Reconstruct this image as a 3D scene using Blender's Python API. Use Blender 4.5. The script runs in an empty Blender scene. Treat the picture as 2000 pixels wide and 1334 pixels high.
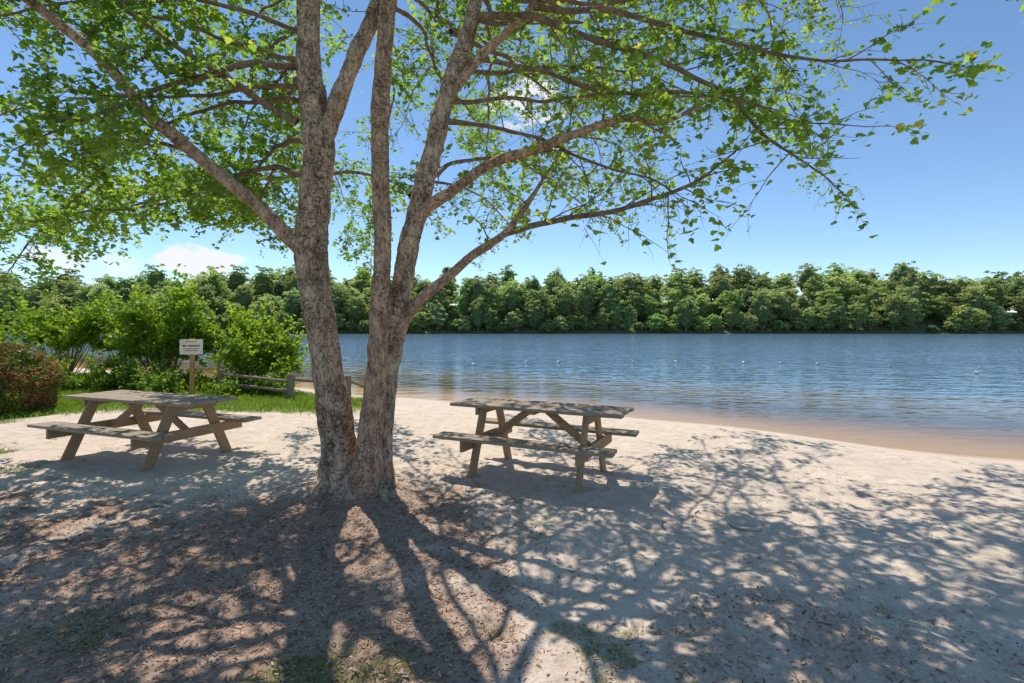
import bpy, bmesh, math, random
import numpy as np
from mathutils import Vector, noise, Matrix
random.seed(7); rng=np.random.default_rng(7)
scene=bpy.context.scene
COL=scene.collection
R=math.radians
# ---------------------------------------------------------------- helpers
def nz(x,y,z=0.0): return noise.noise(Vector((x,y,z)))
def sstep(t):
    t=0.0 if t<0 else (1.0 if t>1 else t); return t*t*(3-2*t)
def newobj(name,mesh,mats=(),parent=None,label=None,category=None,group=None,kind=None,smooth=False):
    o=bpy.data.objects.new(name,mesh); COL.objects.link(o)
    for m in mats:
        if mesh is not None: mesh.materials.append(m)
    if parent is not None: o.parent=parent
    if label: o["label"]=label
    if category: o["category"]=category
    if group: o["group"]=group
    if kind: o["kind"]=kind
    if smooth and mesh: mesh.polygons.foreach_set('use_smooth',[True]*len(mesh.polygons))
    return o
def mesh_np(name,V,loops,sizes,tint=None,matidx=None,smooth=False):
    me=bpy.data.meshes.new(name)
    V=np.asarray(V,dtype=np.float32); loops=np.asarray(loops,dtype=np.int32); sizes=np.asarray(sizes,dtype=np.int32)
    me.vertices.add(len(V)); me.vertices.foreach_set('co',V.ravel())
    me.loops.add(len(loops)); me.loops.foreach_set('vertex_index',loops)
    me.polygons.add(len(sizes))
    st=np.concatenate([[0],np.cumsum(sizes)[:-1]]).astype(np.int32)
    me.polygons.foreach_set('loop_start',st); me.polygons.foreach_set('loop_total',sizes)
    if matidx is not None: me.polygons.foreach_set('material_index',np.asarray(matidx,dtype=np.int32))
    if smooth is not False:
        sm=np.ones(len(sizes),dtype=bool) if smooth is True else np.asarray(smooth,dtype=bool)
        me.polygons.foreach_set('use_smooth',sm)
    me.update(calc_edges=True); 
    if tint is not None:
        a=me.attributes.new('tint','FLOAT','FACE'); a.data.foreach_set('value',np.asarray(tint,dtype=np.float32))
    me.validate()
    return me
class Geo:
    def __init__(s): s.V=[];s.L=[];s.S=[];s.T=[];s.M=[];s.n=0;s.sm=[]
    def add(s,V,loops,sizes,tint=None,mat=0,smooth=False):
        V=np.asarray(V,dtype=np.float32).reshape(-1,3); loops=np.asarray(loops,dtype=np.int32).ravel()
        k=len(sizes)
        s.V.append(V); s.L.append(loops+s.n); s.S.append(np.asarray(sizes,dtype=np.int32)); s.n+=len(V)
        s.T.append(np.full(k,0.5) if tint is None else np.asarray(tint)); s.M.append(np.full(k,mat)); s.sm.append(np.full(k,smooth))
    def mesh(s,name):
        return mesh_np(name,np.concatenate(s.V),np.concatenate(s.L),np.concatenate(s.S),np.concatenate(s.T),np.concatenate(s.M),np.concatenate(s.sm))
def catmull(pts,rad,step):
    P=[Vector(p) for p in pts]; out=[];ro=[]
    n=len(P)
    for i in range(n-1):
        p0=P[i-1] if i>0 else P[i]*2-P[i+1]; p1=P[i];p2=P[i+1]
        p3=P[i+2] if i+2<n else P[i+1]*2-P[i]
        k=max(1,int((p2-p1).length/step))
        for j in range(k):
            t=j/k
            out.append(0.5*((2*p1)+(p2-p0)*t+(2*p0-5*p1+4*p2-p3)*t*t+(3*p1-p0-3*p2+p3)*t**3))
            ro.append(rad[i]*(1-t)+rad[i+1]*t)
    out.append(P[-1]); ro.append(rad[-1]); return out,ro
def tube(geo,pts,rad,segs,mat=0,disp=None,tint=None,flare=None):
    n=len(pts); V=[]
    up=Vector((0.13,1,0.05)).normalized()
    for i in range(n):
        t=(pts[min(i+1,n-1)]-pts[max(i-1,0)]); 
        if t.length<1e-6: t=Vector((0,0,1))
        t.normalize()
        a=t.cross(up)
        if a.length<0.05: a=t.cross(Vector((1,0,0)))
        a.normalize(); b=a.cross(t)
        for j in range(segs):
            an=2*math.pi*j/segs
            d=a*math.cos(an)+b*math.sin(an)
            r=rad[i]
            if flare: r*=flare(pts[i],an)
            p=pts[i]+d*r
            if disp: p=p+d*disp(p,r)
            V.append(p[:])
    idx=np.arange(n*segs).reshape(n,segs)
    q=np.stack([idx[:-1],np.roll(idx,-1,axis=1)[:-1],np.roll(idx,-1,axis=1)[1:],idx[1:]],axis=-1).reshape(-1,4)
    loops=np.concatenate([q.ravel(),idx[-1]]); sizes=[4]*len(q)+[segs]
    geo.add(V,loops,sizes,mat=mat,smooth=True)
LEAF_MAPLE=np.array([(0,0),(.25,-.05),(.56,.22),(.32,.42),(.30,.64),(0,1.0),(-.30,.64),(-.32,.42),(-.56,.22),(-.25,-.05)])*0.9
LEAF_OVAL=np.array([(0,0),(.26,.22),(.30,.5),(0,1.0),(-.30,.5),(-.26,.22)])
LEAF_QUAD=np.array([(-.5,0),(.45,-.1),(.5,.9),(-.4,1.0)])
def leaves(geo,C,size,shape,mat=0,flat=0.7,bias=None,tlo=0,thi=1,tint=None):
    C=np.asarray(C,dtype=np.float64); N=len(C)
    if N==0: return
    nrm=rng.normal(size=(N,3))*flat+np.array([0,0,1.0])
    if bias is not None: nrm=nrm+bias
    nrm/=np.linalg.norm(nrm,axis=1)[:,None]
    r=rng.normal(size=(N,3)); a=np.cross(nrm,r); a/=np.linalg.norm(a,axis=1)[:,None]+1e-9
    b=np.cross(nrm,a)
    s=size*(0.65+0.7*rng.random(N))
    k=len(shape)
    V=C[:,None,:]+s[:,None,None]*(a[:,None,:]*shape[None,:,0,None]+b[:,None,:]*(shape[None,:,1,None])+ nrm[:,None,:]*(-0.25*np.abs(shape[None,:,0,None])-0.12*shape[None,:,1,None]**2))
    geo.add(V.reshape(-1,3),np.arange(N*k),[k]*N,tint=(tlo+(thi-tlo)*rng.random(N)) if tint is None else tint,mat=mat)
# ---------------------------------------------------------------- material helpers
class NT:
    def __init__(s,name):
        s.m=bpy.data.materials.new(name); s.m.use_nodes=True; s.t=s.m.node_tree; s.t.nodes.clear()
        s.out=s.n('ShaderNodeOutputMaterial')
    def n(s,t,**kw):
        x=s.t.nodes.new(t)
        for k,v in kw.items():
            setattr(x,k,v)
        return x
    def l(s,a,b): s.t.links.new(a,b)
    def noise(s,vec,scale,detail=4,rough=.55,dist=0):
        x=s.n('ShaderNodeTexNoise'); x.inputs['Scale'].default_value=scale; x.inputs['Detail'].default_value=detail
        x.inputs['Roughness'].default_value=rough; x.inputs['Distortion'].default_value=dist
        if vec is not None: s.l(vec,x.inputs['Vector'])
        return x.outputs['Fac']
    def ramp(s,f,stops,interp='LINEAR'):
        x=s.n('ShaderNodeValToRGB'); cr=x.color_ramp; cr.interpolation=interp
        while len(cr.elements)<len(stops): cr.elements.new(.5)
        for e,(p,c) in zip(cr.elements,stops): e.position=p; e.color=(*c,1) if len(c)==3 else c
        s.l(f,x.inputs[0]); return x.outputs[0]
    def mix(s,f,a,b,mode='MIX'):
        x=s.n('ShaderNodeMix',data_type='RGBA',blend_type=mode)
        if isinstance(f,(int,float)): x.inputs[0].default_value=f
        else: s.l(f,x.inputs[0])
        for v,i in ((a,6),(b,7)):
            if isinstance(v,tuple): x.inputs[i].default_value=(*v,1)
            else: s.l(v,x.inputs[i])
        return x.outputs[2]
    def math(s,op,a,b=None,c=None):
        x=s.n('ShaderNodeMath',operation=op)
        for v,i in ((a,0),(b,1),(c,2)):
            if v is None: continue
            if isinstance(v,(int,float)): x.inputs[i].default_value=v
            else: s.l(v,x.inputs[i])
        return x.outputs[0]
    def maprange(s,v,a,b,c=0,d=1,smooth=False):
        x=s.n('ShaderNodeMapRange',interpolation_type='SMOOTHSTEP' if smooth else 'LINEAR')
        s.l(v,x.inputs[0])
        for i,q in enumerate((a,b,c,d)): x.inputs[i+1].default_value=q
        return x.outputs[0]
    def obj(s,scale=None):
        c=s.n('ShaderNodeTexCoord').outputs['Object']
        if scale:
            m=s.n('ShaderNodeMapping'); m.inputs['Scale'].default_value=scale; s.l(c,m.inputs[0]); c=m.outputs[0]
        return c
    def attr(s,name): return s.n('ShaderNodeAttribute',attribute_name=name).outputs['Fac']
    def bump(s,h,strength,dist):
        b=s.n('ShaderNodeBump'); b.inputs['Strength'].default_value=strength; b.inputs['Distance'].default_value=dist
        s.l(h,b.inputs['Height']); return b.outputs[0]
    def princ(s,col,rough=.8,normal=None,spec=.3):
        p=s.n('ShaderNodeBsdfPrincipled')
        if isinstance(col,tuple): p.inputs['Base Color'].default_value=(*col,1)
        else: s.l(col,p.inputs['Base Color'])
        if isinstance(rough,(int,float)): p.inputs['Roughness'].default_value=rough
        else: s.l(rough,p.inputs['Roughness'])
        p.inputs['Specular IOR Level'].default_value=spec
        if normal is not None: s.l(normal,p.inputs['Normal'])
        return p.outputs[0]
    def surf(s,sh): s.l(sh,s.out.inputs['Surface']); return s.m
def leaf_mat(name,stops,trans,tfac=.45,objrand=False,nscale=None):
    t=NT(name); f=t.attr('tint')
    if nscale:
        nn=t.noise(t.n('ShaderNodeNewGeometry').outputs['Position'],nscale,3)
        f=t.math('ADD',t.math('MULTIPLY',f,.5),t.math('MULTIPLY',t.maprange(nn,.3,.7),.5))
    c=t.ramp(f,stops)
    if objrand:
        r=t.n('ShaderNodeObjectInfo').outputs['Random']
        hs=t.n('ShaderNodeHueSaturation'); t.l(c,hs.inputs['Color'])
        t.l(t.maprange(r,0,1,.475,.52),hs.inputs['Hue']); 
        r2=t.math('FRACT',t.math('MULTIPLY',r,7.31)); t.l(t.maprange(r2,0,1,.75,1.25),hs.inputs['Value'])
        t.l(t.maprange(t.math('FRACT',t.math('MULTIPLY',r,13.7)),0,1,.78,1.0),hs.inputs['Saturation'])
        c=hs.outputs[0]
    d=t.n('ShaderNodeBsdfDiffuse'); t.l(c,d.inputs[0])
    tr=t.n('ShaderNodeBsdfTranslucent'); t.l(t.mix(1.0,c,trans,'MULTIPLY'),tr.inputs[0])
    m=t.n('ShaderNodeMixShader'); m.inputs[0].default_value=tfac; t.l(d.outputs[0],m.inputs[1]); t.l(tr.outputs[0],m.inputs[2])
    g=t.n('ShaderNodeBsdfGlossy'); g.inputs['Roughness'].default_value=.45; g.inputs[0].default_value=(.8,.85,.8,1)
    m2=t.n('ShaderNodeMixShader'); m2.inputs[0].default_value=.03; t.l(m.outputs[0],m2.inputs[1]); t.l(g.outputs[0],m2.inputs[2])
    return t.surf(m2.outputs[0])
M_leaf=leaf_mat('tree_leaf',[(0,(.078,.145,.02)),(.5,(.14,.235,.034)),(.88,(.215,.31,.045)),(1,(.34,.30,.07))],(2.4,2.4,1.5),.55)
M_shrub=leaf_mat('shrub_leaf',[(0,(.09,.17,.016)),(.5,(.18,.30,.024)),(1,(.31,.42,.04))],(2.1,1.9,1.2),.45,nscale=3)
M_low=leaf_mat('low_bush_leaf',[(0,(.08,.14,.017)),(.5,(.16,.26,.026)),(1,(.26,.35,.045))],(1.8,1.8,1.2),.42,nscale=4)
M_red=leaf_mat('red_bush_leaf',[(0,(.06,.12,.018)),(.45,(.12,.20,.028)),(.55,(.18,.15,.045)),(.7,(.32,.09,.05)),(1,(.36,.13,.06))],(1.7,1.5,1.2),.35,nscale=2.4)
M_far=leaf_mat('far_leaf',[(0,(.18,.25,.09)),(.5,(.28,.39,.125)),(1,(.39,.49,.16))],(1.85,1.75,1.4),.5,objrand=True)
M_farpine=leaf_mat('pine_leaf',[(0,(.13,.20,.11)),(.5,(.18,.26,.125)),(1,(.23,.31,.14))],(1.6,1.6,1.3),.45,objrand=True)
M_grass=leaf_mat('grass_blade',[(0,(.09,.13,.025)),(.5,(.18,.235,.06)),(1,(.32,.30,.11))],(1.5,1.5,1.0),.35)
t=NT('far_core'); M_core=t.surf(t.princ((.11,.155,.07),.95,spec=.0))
def bark(name,light,dark,scale,bumpd=.02):
    t=NT(name); o=t.obj(); c=t.obj((1,1,.5)); cz=t.obj((1,1,2.4))
    n1=t.noise(c,scale,7,.75,.5); n2=t.noise(o,2.1,4); n3=t.noise(cz,22,5,.7); nf=t.noise(t.obj((1,1,.7)),60,4,.7)
    marks=t.maprange(n3,.54,.60); 
    marks=t.math('MULTIPLY',marks,t.maprange(n2,.38,.56))
    v=t.n('ShaderNodeTexVoronoi',feature='DISTANCE_TO_EDGE'); v.inputs['Scale'].default_value=scale*2.1
    add=t.n('ShaderNodeVectorMath',operation='ADD'); nn=t.n('ShaderNodeTexNoise'); nn.inputs['Scale'].default_value=14; nn.inputs['Detail'].default_value=4; t.l(c,nn.inputs[0])
    sc=t.n('ShaderNodeVectorMath',operation='SCALE'); sc.inputs['Scale'].default_value=.16; t.l(nn.outputs['Color'],sc.inputs[0])
    t.l(c,add.inputs[0]); t.l(sc.outputs[0],add.inputs[1]); t.l(add.outputs[0],v.inputs['Vector'])
    crack=t.math('SUBTRACT',1.0,t.maprange(v.outputs['Distance'],0.0,.09))
    crack=t.math('MULTIPLY',crack,t.maprange(n1,.68,.45))
    mid=tuple(a*.6+b*.4 for a,b in zip(light,dark))
    col=t.ramp(n1,[(.32,dark),(.42,mid),(.50,light),(.66,tuple(min(1,a*1.4) for a in light))])
    col=t.mix(t.math('MULTIPLY',t.maprange(nf,.45,.7),.3),col,mid)
    col=t.mix(t.math('MULTIPLY',crack,.6),col,dark)
    col=t.mix(t.math('MULTIPLY',marks,.72),col,tuple(a*.8 for a in dark))
    patch=t.maprange(t.noise(t.obj((1,1,.75)),4.3,7,.75),.56,.60)
    col=t.mix(t.math('MULTIPLY',patch,.5),col,dark)
    moss=t.maprange(t.noise(o,2.7,4),.55,.7)
    col=t.mix(t.math('MULTIPLY',moss,.2),col,(.22,.20,.13))
    h=t.math('ADD',t.math('MULTIPLY',crack,-.5),t.math('ADD',t.math('MULTIPLY',n1,1.0),t.math('ADD',t.math('MULTIPLY',marks,-.3),t.math('MULTIPLY',nf,.25))))
    return t.surf(t.princ(col,.92,t.bump(h,.9,bumpd),spec=.10))
M_bark=bark('bark',(.58,.425,.305),(.145,.092,.062),9,.03)
M_barkB=bark('bark_thin',(.57,.38,.26),(.175,.10,.066),12,.018)
M_twig=bark('bark_twig',(.27,.19,.13),(.11,.072,.05),20,.004)
def wood(name,base,grey,gfac=.5):
    t=NT(name); c=t.obj((1.2,14,14)); 
    n1=t.noise(c,5,6,.7,.4); n2=t.noise(t.obj((.8,1,1)),3,4); 
    col=t.ramp(n1,[(.25,tuple(a*.5 for a in base)),(.5,base),(.75,tuple(min(1,a*1.3) for a in base))])
    g=t.ramp(n1,[(.3,tuple(a*.6 for a in grey)),(.7,grey)])
    col=t.mix(t.maprange(n2,.5-gfac*.4,.9-gfac*.4),col,g)
    col=t.mix(t.math('MULTIPLY',t.maprange(t.noise(t.obj((1,3,3)),7,5,.7),.52,.7),.2),col,tuple(a*.5 for a in grey))
    return t.surf(t.princ(col,.8,t.bump(n1,.6,.006),spec=.2))
M_wood=wood('weathered_wood',(.46,.285,.14),(.37,.27,.18),.4)
M_woodtop=wood('grey_wood',(.40,.285,.18),(.38,.315,.245),.7)
M_rail=wood('rail_wood',(.30,.22,.14),(.29,.25,.19),.6)
M_post=wood('sign_post_wood',(.5,.30,.10),(.38,.27,.14),.2)
t=NT('sign_face'); M_sign=t.surf(t.princ(t.mix(t.maprange(t.noise(t.obj(),6,3),.4,.8),(.85,.77,.66),(.72,.62,.5)),.5))
t=NT('sign_ink'); M_ink=t.surf(t.princ((.13,.07,.05),.6))
t=NT('buoy_plastic'); M_buoy=t.surf(t.princ(t.mix(t.maprange(t.noise(t.obj(),14,3),.45,.8),(.7,.69,.66),(.45,.45,.42)),.6,spec=.2))
t=NT('buoy_band'); M_band=t.surf(t.princ((.08,.12,.25),.4))
t=NT('mulch_chip'); M_chip=t.surf(t.princ(t.ramp(t.attr('tint'),[(0,(.13,.072,.05)),(.4,(.29,.175,.12)),(.75,(.48,.32,.23)),(1,(.66,.52,.41))]),.9,spec=.1))
# ---------------------------------------------------------------- ground shape
SD=8.3*.5+8.3*.866
def shore_s(x,y):
    return SD-(x*.5+y*.866)+.22*math.sin(x*.55+1)+.12*math.sin(x*1.7)-.55*sstep((x-3.5)/4.5)
def hill_h(x):
    u=x/230.0
    return 11+5.5*math.exp(-((u-.52)/.2)**2)+1.5*math.exp(-((u-.0)/.3)**2)-3.0*sstep((u-.72)/.25)-1.0*sstep((-u-.72)/.25)+1.2*nz(x*.02,3.1)
def shore_far(x): return 203+3*math.sin(x*.021)+2*nz(x*.05,0,7)
def ground_z(x,y):
    s=shore_s(x,y)
    if s>0:
        q=min(1,s/6.0); z=-.4+.4*(1-(1-q)**2)
        if x*x+y*y<1600:
            z+=.05*sstep(s/3)*nz(x*.45,y*.45,1.3)
    else: z=-.4+max(-2.6,s*.085)
    if y>190:
        yf=shore_far(x)
        if y>yf-6:
            zf=-1.6+(y-yf+6)*.42
            zf=min(zf,hill_h(x)+ (2.0*sstep((y-240)/100)))
            if y>yf: z=max(-.4,zf)
            else: z=max(z,zf)
    return z
def mound(x,y):
    d=math.hypot(x+1.5,y-4.9); return .10*math.exp(-(d/.75)**2)
def fine_z(x,y):
    z=ground_z(x,y)+mound(x,y)
    s=shore_s(x,y)
    if s>.3 and -12<x<12 and 0<y<18:
        a=sstep((s-.3)/1.5)*(1-.6*sstep((y-9)/4))
        foot=nz(x*3.7,y*3.7,31); foot=-.018*sstep((foot-.15)/.25)
        foot2=nz(x*6.1+3,y*6.1,47); foot-=.010*sstep((foot2-.2)/.2)
        z+=a*(.020*nz(x*2.2,y*2.2,5)+.011*nz(x*5.5,y*5.5,9)+.007*nz(x*13,y*13,2)+.004*nz(x*27,y*27,2)+foot)
    return z
def mulch(x,y):
    n=nz(x*.9,y*.9,11)*.6+nz(x*2.6,y*2.6,4)*.5+nz(x*7,y*7,4)*.35
    a=sstep((.75-(x-.12*(4.8-y))+n*1.7)/2.1)*sstep((5.5-y+.5*n)/1.1)
    left=sstep((-2.0-x)/1.4)
    b=a*(.93-left*sstep((.42-n*1.6)/.6)*.5)
    near=math.exp(-((x+1.35)**2+(y-4.4)**2)/1.2)
    far=sstep((3.7-y+n*1.2)/1.6)*sstep((3.6-x+n*1.5)/3.0)*(.34+.16*sstep((n+.45)/1.2))
    return min(1,max(b,near*.96,far))
def grass(x,y):
    n=nz(x*1.1,y*1.1,21)+.6*nz(x*3.1,y*3.1,22)+.4*nz(x*7,y*7,23)
    s=shore_s(x,y)
    g1=sstep((3.1-y+.4*n)/.9)*sstep((n+.25)/.9)*sstep((x+3.4)/1.0)*sstep((2.9-x)/1.4)
    g2=sstep((n-.0)/.4)*math.exp(-(((x+6.4)/1.6)**2+((y-6.4)/1.1)**2))
    g3=sstep((y-9.6-.3*n)/.5)*sstep((s-1.3+.4*n)/.7)*sstep((-2.8-x)/.8) if y>9 else 0
    g4=sstep((-8.0-x+.5*n)/.8)*sstep((y-7.5)/1.5) if x<-6 else 0
    return min(1,max(g1*.7,g2*.8,g3,g4))
def axis(lo,hi,step,far_lo,far_hi):
    a=list(np.arange(lo,hi+1e-6,step))
    v=hi;d=step
    while v<far_hi: d=min(d*1.22,6 if v<300 else 60); v+=d; a.append(v)
    v=lo;d=step;pre=[]
    while v>far_lo: d=min(d*1.22,10 if v>-300 else 60); v-=d; pre.append(v)
    return pre[::-1]+a
xs=axis(-8.5,8.5,.04,-1500,1500); ys=axis(1.8,12.5,.04,-300,2500)
nx,ny=len(xs),len(ys)
V=np.zeros((ny,nx,3),dtype=np.float32); A=np.zeros((ny,nx,2),dtype=np.float32)
for j,y in enumerate(ys):
    for i,x in enumerate(xs):
        if -13<x<13 and 0<y<19:
            V[j,i]=(x,y,fine_z(x,y)); A[j,i]=(mulch(x,y) if y<7 else 0,grass(x,y))
        else:
            V[j,i]=(x,y,ground_z(x,y)); A[j,i]=(0,1.0 if (y>100 or shore_s(x,y)>1.5) else 0)
idx=np.arange(nx*ny).reshape(ny,nx)
q=np.stack([idx[:-1,:-1],idx[:-1,1:],idx[1:,1:],idx[1:,:-1]],axis=-1).reshape(-1,4)
me=mesh_np('ground',V.reshape(-1,3),q.ravel(),[4]*len(q),smooth=True)
for k,nm in enumerate(('mulch','grassy')):
    a=me.attributes.new(nm,'FLOAT','POINT'); a.data.foreach_set('value',A[:,:,k].ravel().copy())
t=NT('ground_mat'); P=t.n('ShaderNodeNewGeometry').outputs['Position']
n_big=t.noise(P,.9,4); n_mid=t.noise(P,6,6,.65); n_fine=t.noise(P,45,5,.7); n_gr=t.noise(P,160,3,.7)
sand=t.ramp(n_mid,[(.25,(.51,.405,.315)),(.5,(.68,.565,.455)),(.75,(.77,.655,.54))])
sand=t.mix(t.math('MULTIPLY',t.maprange(n_big,.4,.7),.35),sand,(.54,.425,.33))
sand=t.mix(t.math('MULTIPLY',t.maprange(n_fine,.56,.68),.4),sand,(.31,.22,.16))
sp=t.n('ShaderNodeTexVoronoi'); sp.inputs['Scale'].default_value=19; t.l(P,sp.inputs['Vector'])
speck=t.math('MULTIPLY',t.math('LESS_THAN',sp.outputs['Distance'],.13),t.maprange(t.noise(P,2.2,3),.42,.6))
sand=t.mix(t.math('MULTIPLY',speck,.6),sand,(.17,.11,.07))
ml=t.ramp(n_fine,[(.3,(.15,.085,.058)),(.5,(.33,.21,.145)),(.7,(.54,.39,.29))])
col=t.mix(t.math('MULTIPLY',t.maprange(t.math('ADD',t.attr('mulch'),t.math('MULTIPLY',t.math('SUBTRACT',n_fine,.5),2.2)),.15,.95),.92),sand,ml)
gr=t.ramp(n_fine,[(.3,(.09,.10,.03)),(.5,(.19,.21,.065)),(.7,(.32,.31,.12))])
col=t.mix(t.math('MULTIPLY',t.maprange(t.math('ADD',t.attr('grassy'),t.math('MULTIPLY',t.math('SUBTRACT',n_fine,.5),1.6)),.25,.95),.85),col,gr)
sep=t.n('ShaderNodeSeparateXYZ'); t.l(P,sep.inputs[0])
wetn=t.math('ADD',sep.outputs['Z'],t.math('MULTIPLY',t.math('SUBTRACT',n_big,.5),.05))
wet=t.maprange(wetn,-.39,-.32,1,0,True)
deepm=t.math('LESS_THAN',sep.outputs['Y'],150)
wet=t.math('MULTIPLY',wet,deepm)
bed=t.mix(t.maprange(sep.outputs['Z'],-.41,-.75),(.52,.385,.235),(.42,.28,.12))
col=t.mix(wet,col,bed)
col=t.mix(t.math('SUBTRACT',1.0,deepm),col,(.14,.16,.08))
h=t.math('ADD',t.math('MULTIPLY',n_mid,.8),t.math('ADD',t.math('MULTIPLY',n_fine,.35),t.math('MULTIPLY',n_gr,.12)))
GM=t.surf(t.princ(col,t.maprange(wet,0,1,.95,.5),t.bump(h,.7,.05),spec=.2))
newobj('ground',me,[GM],kind='structure',label='pale sandy beach ground with mulch and grass patches',category='ground')
# ---------------------------------------------------------------- water (wave-shaped sheet)
rows=[6.5]
while rows[-1]<216: rows.append(rows[-1]+max(.045,rows[-1]*.0048))
cols=np.linspace(-1.3,1.3,600)
WV=np.zeros((len(rows),len(cols),3),dtype=np.float32)
for j,y in enumerate(rows):
    fade=1/(1+(y/60)**2)
    for i,k in enumerate(cols):
        x=k*(y+3); s=-shore_s(x,y)
        z=-.4
        if s>-.3:
            am=(.14+.58*sstep(s/9))
            g=.65+.6*nz(x*.08,y*.15,5)
            z+=am*g*(.010*nz(x*.7+y*.25,y*1.5,2)+.016*nz(x*1.6+y*.5,y*3.8,8)*fade**.5+.017*nz(x*3.4-y*.6,y*7.6,3)*fade)
        WV[j,i]=(x,y,z)
idx=np.arange(len(rows)*len(cols)).reshape(len(rows),len(cols))
q=np.stack([idx[:-1,:-1],idx[:-1,1:],idx[1:,1:],idx[1:,:-1]],axis=-1).reshape(-1,4)
wm=mesh_np('lake_water',WV.reshape(-1,3),q.ravel(),[4]*len(q),smooth=True)
t=NT('water_mat'); P=t.n('ShaderNodeNewGeometry').outputs['Position']
dp=t.n('ShaderNodeVectorMath',operation='DOT_PRODUCT'); dp.inputs[1].default_value=(.5,.866,0); t.l(P,dp.inputs[0])
d=t.math('SUBTRACT',dp.outputs['Value'],SD-.3)
mp=t.n('ShaderNodeMapping'); mp.inputs['Rotation'].default_value=(0,0,R(-12)); mp.inputs['Scale'].default_value=(.5,1.3,1); t.l(P,mp.inputs[0])
w1=t.noise(mp.outputs[0],1.3,3,.5,.3); w3=t.noise(mp.outputs[0],.10,4,.6)
bn=t.n('ShaderNodeBump'); t.l(t.maprange(d,2,30,.1,1),bn.inputs['Strength']); bn.inputs['Distance'].default_value=.14; t.l(w1,bn.inputs['Height'])
rip_paint=t.maprange(t.noise(mp.outputs[0],2.6,4,.6,.4),.38,.62)
deep=t.mix(t.maprange(w3,.35,.65),(.075,.140,.215),(.115,.190,.275))
deep=t.mix(t.math('MULTIPLY',rip_paint,.3),deep,(.15,.235,.32))  # lighter ripple reflections painted into the diffuse water colour
body=t.mix(t.maprange(d,2,12,0,1,True),(.30,.225,.13),deep)
df=t.n('ShaderNodeBsdfDiffuse'); t.l(body,df.inputs[0])
tp=t.n('ShaderNodeBsdfTransparent'); tp.inputs[0].default_value=(.95,.86,.68,1)
m1=t.n('ShaderNodeMixShader'); t.l(t.maprange(d,0,10,.03,1,True),m1.inputs[0]); t.l(tp.outputs[0],m1.inputs[1]); t.l(df.outputs[0],m1.inputs[2])
gl=t.n('ShaderNodeBsdfGlossy'); gl.inputs['Roughness'].default_value=.03; gl.inputs[0].default_value=(.94,.97,1,1); t.l(bn.outputs[0],gl.inputs['Normal'])
fr=t.n('ShaderNodeFresnel'); fr.inputs['IOR'].default_value=1.33; t.l(bn.outputs[0],fr.inputs['Normal'])
ff=t.math('MULTIPLY',t.math('MINIMUM',t.math('MULTIPLY',fr.outputs[0],1.0),.65),t.maprange(d,0,8,.6,1))
m2=t.n('ShaderNodeMixShader'); t.l(ff,m2.inputs[0]); t.l(m1.outputs[0],m2.inputs[1]); t.l(gl.outputs[0],m2.inputs[2])
newobj('lake_water',wm,[t.surf(m2.outputs[0])],kind='structure',label='rippled blue lake water, brown in the shallows',category='lake')
# ---------------------------------------------------------------- shade tree
TREE=newobj('shade_tree',None,label='multi-trunk maple tree with patchy brown bark on mulched sand',category='tree')
def bdisp(a,b):
    def f(p,r):
        fl=noise.noise(Vector((p.x*9,p.y*9,p.z*4.5)))
        return r*.10*noise.noise(p*3.1)+a*noise.noise(Vector((p.x*16,p.y*16,p.z*5)))+b*noise.noise(p*34)+(a*.4 if fl>.08 else 0)
    return f
def mkflare(k,ph,z0=.02):
    def f(p,an):
        e=math.exp(-max(0,p.z-z0)/.11); return 1+e*k*(.55+.45*math.cos(3*an+ph)+.25*math.cos(5*an+ph*2))
    return f
A_pts=[(-1.63,4.93,-.12),(-1.635,4.92,.05),(-1.65,4.92,.35),(-1.685,4.92,.62),(-1.78,4.9,1.32),(-1.865,4.9,1.85),(-1.92,4.9,2.30),(-1.88,4.9,2.88),(-1.85,4.9,3.42),(-1.935,4.9,4.01),(-1.95,4.9,4.75),(-1.98,4.95,5.7),(-2.05,5.1,7.6)]
A_r=[.225,.21,.182,.16,.136,.140,.150,.140,.138,.113,.10,.075,.025]
B_pts=[(-1.39,4.76,-.1),(-1.37,4.76,.1),(-1.32,4.77,.6),(-1.255,4.77,1.32),(-1.215,4.75,1.99),(-1.2,4.75,2.51),(-1.225,4.75,3.08),(-1.22,4.76,3.7),(-1.18,4.78,4.36),(-1.15,4.8,4.9),(-1.1,4.9,6.8)]
B_r=[.17,.15,.112,.086,.080,.078,.077,.077,.075,.07,.02]
C_pts=[(-1.36,4.98,-.1),(-1.34,4.98,.05),(-1.275,4.97,.82),(-1.185,4.95,1.36),(-1.095,4.95,1.81),(-1.0,4.95,2.4),(-.87,4.95,2.9),(-.74,4.95,3.44),(-.62,4.95,3.89),(-.47,4.95,4.33),(-.35,4.95,4.78),(-.1,5.05,6.0),(.1,5.2,7.8)]
C_r=[.19,.175,.118,.104,.098,.094,.092,.085,.08,.073,.068,.048,.02]
A2=[(-1.83,4.88,3.25),(-1.76,4.88,3.5),(-1.64,4.88,3.81),(-1.47,4.88,4.26),(-1.3,4.88,4.65),(-1.18,4.9,5.33),(-1.0,5.3,6.9)]
A2r=[.08,.085,.083,.073,.064,.05,.02]
for nm,pp,rr,fl,mt in (('trunk',A_pts,A_r,mkflare(.28,.6),M_bark),('trunk',B_pts,B_r,mkflare(.34,2.2),M_barkB),('trunk',C_pts,C_r,mkflare(.38,4.0),M_bark),('limb',A2,A2r,None,M_bark)):
    g=Geo(); p,r=catmull(pp,rr,.02); tube(g,p,r,72 if nm=='trunk' else 40,disp=bdisp(.014,.006),flare=fl)
    newobj(nm,g.mesh(nm),[mt],TREE)
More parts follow.
